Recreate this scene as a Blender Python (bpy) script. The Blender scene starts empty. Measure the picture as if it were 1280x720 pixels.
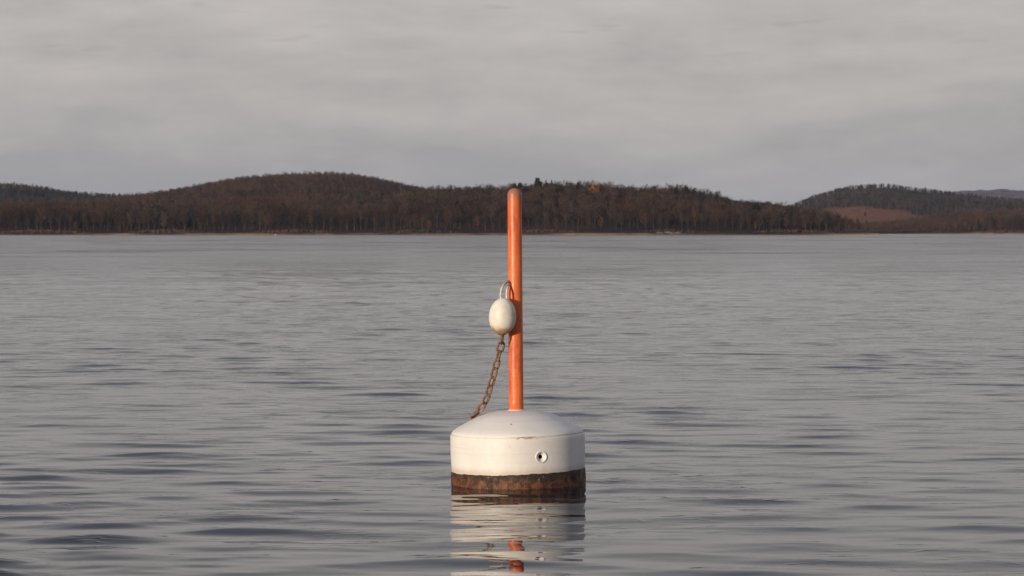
import bpy, bmesh, math, random
import numpy as np
from mathutils import Vector, Matrix

S = bpy.context.scene
COL = S.collection
R = math.radians

# ------------------------------------------------------------------ camera
CAM_H = 1.6
FPX = 3300.0                     # focal length in photograph pixels (1280 wide)
HOR = 289.0                      # true horizon row in the photograph
cam = bpy.data.cameras.new("camera")
cam_o = bpy.data.objects.new("camera", cam)
COL.objects.link(cam_o)
cam.sensor_width = 36.0
cam.lens = FPX / 1280.0 * 36.0
cam.clip_start = 0.1
cam.clip_end = 60000.0
cam_o.location = (0, 0, CAM_H)
cam_o.rotation_euler = (R(90) - math.atan((360 - HOR) / FPX), 0, 0)
cam.dof.use_dof = True
cam.dof.focus_distance = 16.6
cam.dof.aperture_fstop = 11.0
S.camera = cam_o

# ------------------------------------------------------------------ sky, sun, exposure
SUN_EL, SUN_AZ = R(5.0), R(41)     # azimuth: to the left of straight behind the camera
sun_dir = Vector((-math.sin(SUN_AZ) * math.cos(SUN_EL), -math.cos(SUN_AZ) * math.cos(SUN_EL), math.sin(SUN_EL)))
sun = bpy.data.lights.new("sun", 'SUN')
sun.energy = 3.9
sun.angle = R(0.6)
sun.color = (1.0, 0.82, 0.62)
sun_o = bpy.data.objects.new("sun", sun)
sun_o.rotation_euler = sun_dir.to_track_quat('Z', 'Y').to_euler()
sun_o.location = (0, 0, 50)
COL.objects.link(sun_o)

S.view_settings.view_transform = 'Standard'
S.view_settings.look = 'None'
S.view_settings.exposure = 0.0
S.view_settings.gamma = 1.0
S.cycles.use_denoising = True
S.cycles.max_bounces = 6
S.cycles.volume_bounces = 0
S.cycles.caustics_reflective = False
S.cycles.caustics_refractive = False


class NT:
    """small helper round a node tree"""
    def __init__(self, tree):
        self.t = tree
        self.n = tree.nodes
        self.l = tree.links

    def node(self, typ, ins=None, **kw):
        nd = self.n.new(typ)
        for k, v in kw.items():
            setattr(nd, k, v)
        for k, v in (ins or {}).items():
            self.put(nd.inputs[k], v)
        return nd

    def put(self, sock, v):
        if isinstance(v, bpy.types.NodeSocket):
            self.l.new(v, sock)
        elif isinstance(v, bpy.types.Node):
            self.l.new(v.outputs[0], sock)
        else:
            if isinstance(v, tuple) and len(v) == 3 and sock.type == 'RGBA':
                v = (*v, 1.0)
            sock.default_value = v

    def math(self, op, a, b=0.0, c=0.0, clamp=False):
        nd = self.n.new('ShaderNodeMath')
        nd.operation = op
        nd.use_clamp = clamp
        self.put(nd.inputs[0], a)
        self.put(nd.inputs[1], b)
        self.put(nd.inputs[2], c)
        return nd.outputs[0]

    def mix(self, f, a, b, blend='MIX'):
        nd = self.n.new('ShaderNodeMix')
        nd.data_type = 'RGBA'
        nd.blend_type = blend
        self.put(nd.inputs[0], f)
        self.put(nd.inputs[6], a)
        self.put(nd.inputs[7], b)
        return nd.outputs[2]

    def ramp(self, v, lo, hi, a=0.0, b=1.0, smooth=True):
        nd = self.n.new('ShaderNodeMapRange')
        nd.interpolation_type = 'SMOOTHSTEP' if smooth else 'LINEAR'
        self.put(nd.inputs[0], v)
        nd.inputs[1].default_value = lo
        nd.inputs[2].default_value = hi
        nd.inputs[3].default_value = a
        nd.inputs[4].default_value = b
        return nd.outputs[0]

    def noise(self, vec, scale, detail=3.0, rough=0.5, dist=0.0, ntype='FBM'):
        nd = self.n.new('ShaderNodeTexNoise')
        nd.noise_type = ntype
        if vec is not None:
            self.put(nd.inputs['Vector'], vec)
        nd.inputs['Scale'].default_value = scale
        nd.inputs['Detail'].default_value = detail
        nd.inputs['Roughness'].default_value = rough
        nd.inputs['Distortion'].default_value = dist
        return nd.outputs[0]

    def mapping(self, vec, scale=(1, 1, 1), rot=(0, 0, 0), loc=(0, 0, 0)):
        nd = self.n.new('ShaderNodeMapping')
        self.put(nd.inputs[0], vec)
        nd.inputs['Location'].default_value = loc
        nd.inputs['Rotation'].default_value = rot
        nd.inputs['Scale'].default_value = scale
        return nd.outputs[0]


w = bpy.data.worlds.new("World")
S.world = w
w.use_nodes = True
w.node_tree.nodes.clear()
N = NT(w.node_tree)
sky = N.node('ShaderNodeTexSky', sky_type='NISHITA', sun_disc=False)
sky.sun_elevation = SUN_EL
sky.sun_rotation = math.atan2(sun_dir.x, sun_dir.y)
tc = N.node('ShaderNodeTexCoord').outputs['Generated']
sep = N.node('ShaderNodeSeparateXYZ', {0: tc})
elev = sep.outputs[2]
# long flat veils of cloud: the direction is stretched so that they lie level
v1 = N.mapping(tc, (6, 6, 26), (0, R(-1.5), 0), (0.3, 0, 1.2))
v2 = N.mapping(tc, (15, 15, 62), (0, R(-6), 0), (3.3, 0, 2.7))
v3 = N.mapping(tc, (32, 32, 260), (0, R(2), 0), (7.3, 2, 5.7))
n1 = N.noise(v1, 1.0, 5, 0.55, 0.3)
n2 = N.noise(v2, 1.0, 4, 0.55, 0.2)
n3 = N.noise(v3, 1.0, 3, 0.5, 0.4)
c_lo = (3.84, 3.73, 3.76)      # blue-grey veil
c_hi = (5.75, 5.36, 5.16)      # thinner, warmer cloud
f = N.ramp(n1, 0.36, 0.64)
f = N.math('ADD', N.math('MULTIPLY', f, 0.5), N.math('MULTIPLY', N.ramp(n2, 0.3, 0.7), 0.35))
n4 = N.noise(N.mapping(tc, (70, 70, 190), (0, R(4), 0)), 1.0, 5, 0.65)
f = N.math('ADD', f, N.math('MULTIPLY', N.math('SUBTRACT', n4, 0.5), 0.42))
f = N.math('ADD', f, N.ramp(elev, 0.015, 0.12, -0.20, 0.50), clamp=True)
ccol = N.mix(f, c_lo, c_hi)
wisp = N.ramp(n3, 0.62, 0.74, 0, 0.30)
wisp = N.math('MULTIPLY', wisp, N.ramp(elev, 0.045, 0.085))
ccol = N.mix(wisp, ccol, (3.0, 3.1, 3.3))
# the small pale puff high on the right
pv = N.node('ShaderNodeVectorMath', {0: N.mapping(tc, (1, 0.0, 1.6)), 1: (0.1025, 0, 0.0722 * 1.6)}, operation='DISTANCE').outputs['Value']
pv = N.math('ADD', pv, N.math('MULTIPLY', N.noise(N.mapping(tc, (90, 90, 150)), 1.0, 3, 0.6), 0.008))
ccol = N.mix(N.math('MULTIPLY', N.ramp(pv, 0.0030, 0.0125, 0.34, 0.0), N.ramp(sep.outputs[1], 0.5, 0.6)), ccol, (5.2, 5.0, 4.9))
# towards the zenith the veil is a denser, bluer grey
ccol = N.mix(N.ramp(elev, 0.085, 0.36, 0, 0.9), ccol, (2.75, 2.90, 3.45))
skyc = N.mix(0.08, ccol, sky.outputs[0])
# overhead the cloud is a little denser and darker
bg = N.node('ShaderNodeBackground', {0: skyc, 1: 0.1})
N.node('ShaderNodeOutputWorld', {0: bg})


# ------------------------------------------------------------------ helpers
def tag(o, label=None, cat=None, group=None, kind=None):
    if label: o['label'] = label
    if cat: o['category'] = cat
    if group: o['group'] = group
    if kind: o['kind'] = kind
    return o


def link(name, data, parent=None):
    o = bpy.data.objects.new(name, data)
    COL.objects.link(o)
    if parent is not None:
        o.parent = parent
    return o


def new_mat(name):
    m = bpy.data.materials.new(name)
    m.use_nodes = True
    m.node_tree.nodes.clear()
    n = NT(m.node_tree)
    b = n.node('ShaderNodeBsdfPrincipled')
    n.node('ShaderNodeOutputMaterial', {0: b})
    return m, n, b


def mesh_np(name, verts, faces, mat=None, smooth=False):
    me = bpy.data.meshes.new(name)
    me.from_pydata([tuple(v) for v in verts], [], [tuple(f) for f in faces])
    if mat: me.materials.append(mat)
    if smooth:
        me.polygons.foreach_set('use_smooth', [True] * len(me.polygons))
    me.update()
    return me


def grid_mesh(name, X, Y, Z, mat, smooth=True):
    """rows x cols arrays -> mesh, built quickly"""
    nr, nc = X.shape
    co = np.stack([X, Y, Z], -1).reshape(-1, 3).astype(np.float32)
    idx = np.arange(nr * nc).reshape(nr, nc)
    q = np.stack([idx[:-1, :-1], idx[:-1, 1:], idx[1:, 1:], idx[1:, :-1]], -1).reshape(-1, 4)
    me = bpy.data.meshes.new(name)
    me.vertices.add(len(co)); me.vertices.foreach_set('co', co.ravel())
    me.loops.add(q.size); me.loops.foreach_set('vertex_index', q.ravel().astype(np.int32))
    me.polygons.add(len(q)); me.polygons.foreach_set('loop_start', (np.arange(len(q)) * 4).astype(np.int32))
    me.polygons.foreach_set('use_smooth', np.full(len(q), smooth))
    me.update(calc_edges=True)
    me.materials.append(mat)
    return me


def lathe(profile, seg=96):
    """profile: list of (r, z), closed at ends when r == 0"""
    v, f = [], []
    rings = []
    for r, z in profile:
        if r < 1e-6:
            rings.append([len(v)]); v.append((0, 0, z))
        else:
            s = len(v)
            for k in range(seg):
                a = 2 * math.pi * k / seg
                v.append((r * math.cos(a), r * math.sin(a), z))
            rings.append(list(range(s, s + seg)))
    for a, b in zip(rings[:-1], rings[1:]):
        for k in range(seg):
            k2 = (k + 1) % seg
            if len(a) == 1 and len(b) > 1: f.append((a[0], b[k2], b[k]))
            elif len(b) == 1 and len(a) > 1: f.append((a[k], a[k2], b[0]))
            elif len(a) > 1: f.append((a[k], a[k2], b[k2], b[k]))
    return v, f


def tube(points, radius, seg=10, closed=False, caps=True):
    P = [Vector(p) for p in points]
    n = len(P)
    v, f = [], []
    up = None
    for i in range(n):
        if closed: t = P[(i + 1) % n] - P[i - 1]
        else: t = P[min(i + 1, n - 1)] - P[max(i - 1, 0)]
        t.normalize()
        if up is None:
            up = t.orthogonal().normalized()
        else:
            up = (up - t * up.dot(t)).normalized()
        s = t.cross(up)
        r = radius[i] if isinstance(radius, (list, tuple)) else radius
        for k in range(seg):
            a = 2 * math.pi * k / seg
            v.append(P[i] + (up * math.cos(a) + s * math.sin(a)) * r)
    m = n if closed else n - 1
    for i in range(m):
        j = (i + 1) % n
        for k in range(seg):
            k2 = (k + 1) % seg
            f.append((i * seg + k, i * seg + k2, j * seg + k2, j * seg + k))
    if caps and not closed:
        f.append(tuple(range(seg - 1, -1, -1)))
        f.append(tuple((n - 1) * seg + k for k in range(seg)))
    return v, f


def join(*vf):
    V, F = [], []
    for v, f in vf:
        o = len(V)
        V += [tuple(p) for p in v]
        F += [tuple(i + o for i in q) for q in f]
    return V, F


def px_x(px, dist):
    return (px - 640.0) / FPX * dist


# ------------------------------------------------------------------ buoy placement
BD = 16.65                                   # distance to the buoy
BX = (648.2 - 640) / FPX * BD
RB = 0.4245                                   # drum radius
rng = np.random.default_rng(7)


# ------------------------------------------------------------------ water
def water_material():
    m, n, b = new_mat('lake_water')
    pos = n.node('ShaderNodeNewGeometry').outputs['Position']
    py = n.node('ShaderNodeSeparateXYZ', {0: pos}).outputs[1]
    b.inputs['Base Color'].default_value = (0.010, 0.013, 0.021, 1)
    b.inputs['IOR'].default_value = 1.333
    # sheltered near our bank, ruffled by the wind out on the open lake
    gust = n.noise(n.mapping(pos, (0.010, 0.006, 0.0)), 1.0, 3, 0.55)
    ruff = n.ramp(py, 20, 260)
    rough = n.math('ADD', 0.02, n.math('MULTIPLY', ruff, n.ramp(gust, 0.3, 0.7, 0.10, 0.17)))
    # cat's-paws: long narrow streaks of finer ripple, at several sizes
    s1 = n.noise(n.mapping(pos, (0.22, 1.9, 0.0), (0, 0, R(2))), 1.0, 4, 0.65, 0.4)
    s2 = n.noise(n.mapping(pos, (0.05, 0.30, 0.0), (0, 0, R(-3))), 1.0, 5, 0.65, 0.4)
    s3 = n.noise(n.mapping(pos, (0.045, 0.060, 0.0)), 1.0, 5, 0.65, 0.4)
    cat = n.math('MULTIPLY', n.ramp(s1, 0.52, 0.72), n.ramp(py, 25, 60, 0, 0.16))
    cat = n.math('ADD', cat, n.math('MULTIPLY', n.ramp(s2, 0.50, 0.66), n.ramp(py, 50, 110, 0, 0.18)))
    cat = n.math('ADD', cat, n.math('MULTIPLY', n.ramp(s3, 0.50, 0.66), n.ramp(py, 90, 180, 0, 0.12)))
    s4 = n.noise(n.mapping(pos, (0.030, 0.018, 0.0)), 1.0, 5, 0.7, 0.4)
    cat = n.math('ADD', cat, n.math('MULTIPLY', n.ramp(s4, 0.50, 0.66), n.ramp(py, 160, 360, 0, 0.09)))
    rough = n.math('ADD', rough, cat)
    n.put(b.inputs['Roughness'], rough)
    # wind ripples in two sizes, crests lying across the view
    h1 = n.noise(n.mapping(pos, (1.7, 4.6, 0.0), (0, 0, R(6))), 1.0, 2.5, 0.55, 0.35)
    h2 = n.noise(n.mapping(pos, (4.5, 17.0, 0.0), (0, 0, R(-9))), 1.0, 2.0, 0.5, 0.3)
    # small sharp capillary lines
    h3 = n.noise(n.mapping(pos, (1.1, 6.5, 0.0), (0, 0, R(3))), 1.0, 2.0, 0.5, 0.5)
    line = n.math('ABSOLUTE', n.math('SUBTRACT', h3, 0.5))
    line = n.ramp(line, 0.0, 0.020, 1.0, 0.0)
    pm = n.noise(n.mapping(pos, (0.5, 0.9, 0.0)), 1.0, 2, 0.5)
    line = n.math('MULTIPLY', line, n.ramp(pm, 0.44, 0.60))
    amp = n.ramp(py, 13, 42, 0.10, 1.0)
    h = n.math('MULTIPLY', h1, n.math('MULTIPLY', amp, 0.017))
    h = n.math('ADD', h, n.math('MULTIPLY', h2, n.math('MULTIPLY', amp, 0.0024)))
    h = n.math('ADD', h, n.math('MULTIPLY', line, n.ramp(py, 14, 40, 0.0020, 0.0075)))
    bp = n.node('ShaderNodeBump', {'Height': h, 'Strength': 1.0, 'Distance': 1.0})
    n.put(b.inputs['Normal'], bp.outputs[0])
    return m


def build_water():
    ys = [6.0]
    while ys[-1] < 1750:
        y = ys[-1]
        if y < 11: d = 0.06
        elif y < 22: d = 0.026
        elif y < 45: d = 0.026 + (y - 22) / 23 * 0.04
        elif y < 120: d = 0.066 + (y - 45) / 75 * 0.30
        else: d = 0.366 * (y / 120) ** 1.7
        ys.append(y + d)
    ys += [2500, 5000, 12000, 30000]
    ys = np.array([-400, -60, -10, 0, 3] + ys)
    nc = 520
    u = np.linspace(-1, 1, nc)
    u = np.sign(u) * (0.62 * np.abs(u) + 0.38 * np.abs(u) ** 5)
    half = np.maximum(np.abs(ys), 9.0) * 0.34 + 1.5
    half[:4] = 400
    half[-4:] = ys[-4:] * 2
    X = u[None, :] * half[:, None]
    X[:, 0] = -(half + 700 + np.abs(ys)); X[:, -1] = half + 700 + np.abs(ys)
    Y = np.repeat(ys[:, None], nc, 1)
    dy = np.gradient(ys)
    Z = np.zeros_like(X)
    dx = np.abs(np.gradient(X, axis=1))
    rng = np.random.default_rng(21)
    comps = []
    for i in range(84):
        lam = 0.15 * (26.0 ** (i / 83.0)) * rng.uniform(0.93, 1.07)
        th = rng.normal(0, 0.30) + (0.08 if lam > 1.5 else -0.05)
        comps.append((lam, th, rng.uniform(0, 2 * math.pi)))
    # calm and ruffled patches, and a stronger swell towards the near left
    patch = (0.72 + 0.28 * np.sin(X * 0.55 + 1.3 + 0.7 * np.sin(Y * 0.21)) * np.sin(Y * 0.33 + 0.5 + 0.5 * np.sin(X * 0.4)))
    nearleft = 1.0 + 0.85 / (1 + np.exp((X + 0.6) * 1.6)) * np.exp(-((Y - 12.5) / 3.4) ** 2)
    short = np.zeros_like(X)
    for lam, th, ph in comps:
        k = 2 * math.pi / lam
        kx, ky = k * math.sin(th), k * math.cos(th)
        slope = 0.0245 * math.exp(-((math.log(lam / 0.62)) / 0.55) ** 2) + 0.0090 * math.exp(-((math.log(lam / 0.2)) / 0.4) ** 2) + 0.0012
        a = slope / k
        att = np.clip(lam / (3.2 * dy) - 0.35, 0, 1)[:, None] * np.clip(lam / (abs(math.sin(th)) * 3.2 * dx + 1e-4) - 0.35, 0, 1)
        short += a * att * np.cos(kx * X + ky * Y + ph)
    # the open lake runs calmer in the swell; wind ripple there is left to the finer relief
    calm = 0.80 - 0.28 * np.exp(-((X - BX) / 1.5) ** 2 - ((Y - 14.0) / 3.2) ** 2)
    calm *= 1.0 - 0.38 / (1 + np.exp(-(X - 0.7) * 2.5)) * np.exp(-((Y - 21.0) / 6.0) ** 2)
    short *= calm * patch * nearleft * (1.0 - 0.28 * np.clip((Y - 20) / 25, 0, 1))
    # crests a little sharper than troughs
    Z = short + 34.0 * short ** 2
    # longer swell
    for lam, th, ph, a in ((5.5, 0.3, 1.0, 0.004), (8.2, -0.25, 2.2, 0.004)):
        k = 2 * math.pi / lam
        att = np.clip(lam / (3.2 * dy) - 0.35, 0, 1)[:, None]
        Z += a * att * np.cos(k * math.sin(th) * X + k * math.cos(th) * Y + ph)
    # faint rings the bobbing buoy sends out
    rr = np.hypot(X - BX, Y - BD)
    Z += 0.0022 * np.cos(rr * 2 * math.pi / 0.24 + 0.6) * np.exp(-np.maximum(rr - RB, 0) / 0.5)
    Z += 0.004 * np.exp(-np.maximum(rr - RB, 0) / 0.02)
    edge = np.clip((1200 - np.abs(Y)) / 200, 0, 1)
    Z *= edge
    Z[:5] = 0
    Z[:, 0] = 0; Z[:, -1] = 0
    me = grid_mesh('water', X, Y, Z, water_material())
    tag(link('water', me), 'grey rippled lake water reaching from the bank to the far shore', kind='structure')


build_water()


# ------------------------------------------------------------------ terrain
def prof(pts, dist, treeh):
    xs = np.array([px_x(p, dist) for p, _ in pts])
    hs = np.array([(HOR - q) * dist / FPX + CAM_H - treeh for _, q in pts])
    return xs, hs


def vnoise(x, y, seed, lam):
    """cheap smooth value noise made of a few rotated waves"""
    r = np.random.default_rng(seed)
    out = np.zeros_like(x, dtype=float)
    for i in range(9):
        th = r.uniform(0, math.pi); l = lam * r.uniform(0.6, 1.7); ph = r.uniform(0, 6.28)
        out += np.cos((x * math.cos(th) + y * math.sin(th)) * 2 * math.pi / l + ph)
    return out / 4.2


TH = 11.5
RIDGES = dict(
    near=dict(d=1335, y0=1200, y1=1700, th=TH, pts=[
        (-900, 255), (-200, 254), (0, 254), (100, 254), (200, 252), (300, 250), (400, 248), (470, 245), (520, 238), (545, 234.5),
        (600, 233), (640, 233), (680, 230), (740, 230), (800, 234), (850, 234), (880, 239), (905, 246),
        (920, 251), (960, 254), (985, 259), (1010, 266), (1030, 272), (1050, 279), (1066, 290), (1075, 297), (1095, 320), (2200, 330)]),
    left=dict(d=2300, y0=1450, y1=3600, th=9.3, pts=[
        (-900, 246), (-300, 250), (0, 256), (120, 252), (180, 247), (200, 243.5), (240, 239), (280, 233), (300, 228), (330, 221), (350, 219),
        (380, 217.5), (420, 216), (440, 216), (460, 218.5), (500, 226), (540, 234), (600, 243), (680, 255), (800, 285), (900, 310), (2200, 320)]),
    farleft=dict(d=3000, y0=2100, y1=4300, th=5.5, pts=[
        (-1200, 250), (-400, 240), (-150, 226), (0, 230), (30, 229.5), (60, 232.5), (100, 241), (160, 246.5), (200, 250), (300, 262), (500, 290), (700, 320), (2400, 320)]),
    right=dict(d=3600, y0=2150, y1=5200, th=5, pts=[
        (-900, 330), (700, 320), (880, 290), (950, 266), (985, 257), (1000, 251), (1020, 242.5), (1050, 234.5), (1065, 232.5), (1090, 232.5),
        (1110, 233.5), (1140, 237), (1170, 239.5), (1200, 242), (1240, 246), (1280, 249), (1400, 256), (1700, 250), (2200, 262)]),
    rshore=dict(d=1800, y0=1600, y1=2300, th=10.5, pts=[
        (-900, 330), (900, 320), (985, 292), (1020, 286), (1060, 282), (1100, 279), (1150, 275), (1200, 268), (1250, 264), (1280, 264), (1500, 262), (2200, 262)]),
    far=dict(d=7000, y0=5000, y1=9000, th=11, pts=[
        (-1500, 262), (600, 262), (900, 262), (1000, 262), (1120, 245), (1170, 238.5), (1200, 236.5), (1230, 235.5), (1250, 238.5), (1280, 239.5), (1400, 246), (2200, 250)]),
    farmid=dict(d=5600, y0=4300, y1=7000, th=11, pts=[
        (-1500, 300), (700, 262), (850, 248), (930, 249), (960, 252.5), (985, 259), (1010, 268), (1100, 290), (2200, 310)]),
)


def ridge_h(key, X, Y):
    r = RIDGES[key]
    xs, hs = prof(r['pts'], r['d'], r['th'])
    # the right-hand hill sends a broad apron down towards the lake
    H = np.interp(X * (r['d'] / np.maximum(Y, 1500.0)) ** 0.85 if key == 'right' else X, xs, hs)
    Hraw = H
    H = np.maximum(H, -6)
    y0 = r['y0'] + vnoise(X, X * 0, 11, 90) * 5
    if key == 'near':
        y0 = y0 + np.clip((X - 60) / 100, 0, 1) * 14
    t = (Y - y0) / (r['d'] - y0)
    up = np.where(t < 0, -0.3 * np.minimum(-t * 8, 1), np.clip(t, 0, 1))
    if key in ('left', 'farleft', 'far', 'farmid'):
        s = np.where(t > 0, np.sin(np.clip(t, 0, 1) * math.pi / 2), up)
    elif key == 'right':
        s = np.where(t > 0, 0.35 * np.clip(t, 0, 1) + 0.65 * np.clip(t, 0, 1) ** 1.5, up)
    else:
        s = np.where(t > 0, np.clip(t, 0, 1) ** 0.9, up)
    back = np.clip((Y - r['d']) / (r['y1'] - r['d']), 0, 1)
    s = s * np.cos(back * math.pi / 2)
    base = H * s
    if key in ('near', 'rshore'):
        # low bank at the water's edge
        on = np.clip((Hraw + r['th'] - 1.0) / 2.5, 0, 1)
        bank = np.clip((Y - y0) / 2.5, 0, 1) * 0.75 + np.clip((Y - y0) / 50, 0, 1) * 1.2
        base = np.where(t > 0, np.maximum(base, 0) + bank, -1.5)
        base = base * on - 3 * (1 - on)
        base = np.where(Y > r['y1'] - 60, base - (Y - r['y1'] + 60) * 0.05, base)
    else:
        base = np.where(t > 0, base, -2) - 0.3
        amp = dict(left=2.2, farleft=2.5, right=3.2, far=4, farmid=3)[key]
        base += np.clip(t, 0, 1) * vnoise(X, Y, 5, 180 if key in ('left', 'right', 'farleft') else 420) * amp * (t > 0) * np.clip(H / 20, 0, 1)
    return base


def tree_factor(key, X):
    """how tall the trees may grow: lower scrub where the land runs out"""
    r = RIDGES[key]
    if key not in ('near', 'rshore'): return np.ones(len(X))
    xs, hs = prof(r['pts'], r['d'], 0)
    return np.clip((np.interp(X, xs, hs) - 2.2) / 9.0, 0.22, 1.0)


def terrain_h(X, Y):
    return np.maximum.reduce([ridge_h(k, X, Y) for k in RIDGES])


def terrain_material():
    m, n, b = new_mat('forest_floor')
    pos = n.node('ShaderNodeNewGeometry').outputs['Position']
    sp = n.node('ShaderNodeSeparateXYZ', {0: pos})
    a = n.noise(n.mapping(pos, (0.02, 0.02, 0.02)), 1.0, 5, 0.6)
    f = n.noise(n.mapping(pos, (0.15, 0.15, 0.15)), 1.0, 4, 0.6)
    col = n.mix(n.ramp(a, 0.35, 0.65), (0.030, 0.022, 0.020), (0.060, 0.036, 0.028))
    col = n.mix(n.ramp(f, 0.45, 0.8, 0, 0.5), col, (0.018, 0.017, 0.018))
    # russet bracken on the cleared slope of the right-hand hill
    dv = n.node('ShaderNodeVectorMath', {0: n.mapping(pos, (1 / 80.0, 1 / 330.0, 0.0)), 1: (366 / 80.0, 2760 / 330.0, 0)}, operation='DISTANCE').outputs['Value']
    dv = n.math('ADD', dv, n.math('MULTIPLY', n.math('SUBTRACT', n.noise(n.mapping(pos, (0.02, 0.012, 0)), 1.0, 4, 0.6), 0.5), 1.1))
    brk = n.mix(n.ramp(f, 0.4, 0.6), (0.25, 0.092, 0.042), (0.14, 0.056, 0.032))
    col = n.mix(n.ramp(dv, 0.75, 1.15, 1, 0), col, brk)
    # far ridges: bare woods, with distance haze put into a paler purplish colour
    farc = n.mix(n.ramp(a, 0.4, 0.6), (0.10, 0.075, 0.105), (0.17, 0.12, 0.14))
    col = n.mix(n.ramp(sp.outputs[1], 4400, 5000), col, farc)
    # gravel and dead reeds at the water's edge
    g = n.noise(n.mapping(pos, (0.05, 0.3, 0.3)), 1.0, 4, 0.6)
    beach = n.mix(n.ramp(g, 0.35, 0.65), (0.09, 0.055, 0.04), (0.32, 0.20, 0.135))
    xm = n.ramp(n.noise(n.mapping(pos, (0.012, 0.0, 0.0), (0, 0, 0), (5.1, 0, 0)), 1.0, 2, 0.5), 0.42, 0.52, 0.12, 1)
    bf = n.math('MULTIPLY', n.ramp(sp.outputs[2], 0.45, 0.85, 1, 0), xm)
    col = n.mix(bf, col, beach)
    n.put(b.inputs['Base Color'], col)
    b.inputs['Roughness'].default_value = 1.0
    b.inputs['Specular IOR Level'].default_value = 0.1
    return m


def build_terrain():
    ys = np.concatenate([
        np.arange(1185, 1235, 1.0), np.arange(1235, 1400, 5.0), np.arange(1400, 1580, 12.0), np.arange(1580, 1640, 1.5),
        np.arange(1640, 1900, 10.0), np.arange(1900, 3800, 18.0), np.arange(3800, 5400, 60.0), np.arange(5400, 9000, 70.0)])
    nc = 330
    u = np.linspace(-1, 1, nc)
    u = np.sign(u) * (0.6 * np.abs(u) + 0.4 * np.abs(u) ** 4)
    X = u[None, :] * (ys[:, None] * 0.42)
    Y = np.repeat(ys[:, None], nc, 1)
    Z = terrain_h(X, Y)
    # uneven tree cover of the far ridges
    rough = rng.random(X.shape)
    Z += np.where((Y > 4300) & (Z > 4), rough * 7.0, 0)
    me = grid_mesh('hills', X, Y, Z, terrain_material(), smooth=False)
    tag(link('hills', me), 'wooded brown hills beyond the lake', kind='structure')


build_terrain()


# ------------------------------------------------------------------ trees
def crown_material(name, c1, c2, c3, rough=1.0):
    m, n, b = new_mat(name)
    pos = n.node('ShaderNodeNewGeometry').outputs['Position']
    rnd = n.node('ShaderNodeObjectInfo').outputs['Random']
    a = n.noise(n.mapping(pos, (0.011, 0.006, 0.02)), 1.0, 3, 0.6)
    col = n.mix(n.ramp(rnd, 0.0, 1.0, 0, 1, False), c1, c2)
    col = n.mix(n.ramp(a, 0.42, 0.58, 0, 0.75), col, c3)
    q = n.noise(n.mapping(pos, (0.03, 0.012, 0.05), (0, 0, 0), (31, 7, 3)), 1.0, 3, 0.6)
    col = n.mix(n.ramp(q, 0.52, 0.64, 0, 0.6), col, tuple(c * 0.45 for c in c1))
    n.put(b.inputs['Base Color'], col)
    b.inputs['Roughness'].default_value = rough
    b.inputs['Specular IOR Level'].default_value = 0.15
    return m


M_TWIG = crown_material('bare_twigs', (0.040, 0.031, 0.029), (0.100, 0.070, 0.054), (0.088, 0.050, 0.036))
M_TWIG_RED = crown_material('russet_twigs', (0.125, 0.056, 0.036), (0.165, 0.082, 0.048), (0.13, 0.056, 0.038))  # russet trees; also gives the left hill's sunlit warmth as crown colour
M_BARK = crown_material('grey_bark', (0.045, 0.037, 0.034), (0.095, 0.073, 0.062), (0.06, 0.048, 0.041))
M_BARK_PALE = crown_material('pale_bark', (0.08, 0.066, 0.058), (0.155, 0.122, 0.104), (0.10, 0.08, 0.07))
M_NEEDLE = crown_material('dark_needles', (0.020, 0.026, 0.022), (0.032, 0.036, 0.028), (0.026, 0.030, 0.026))
M_ORANGE = crown_material('orange_leaves', (0.24, 0.11, 0.035), (0.34, 0.15, 0.04), (0.26, 0.12, 0.04))


def seg_prism(V, F, p, q, r0, r1, n=3):
    d = (q - p)
    if d.length < 1e-6: return
    d.normalize()
    a = d.orthogonal().normalized(); b = d.cross(a)
    s = len(V)
    for c, r in ((p, r0), (q, r1)):
        for k in range(n):
            t = 2 * math.pi * k / n
            V.append(tuple(c + (a * math.cos(t) + b * math.sin(t)) * r))
    for k in range(n):
        k2 = (k + 1) % n
        F.append((s + k, s + k2, s + n + k2, s + n + k))


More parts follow.
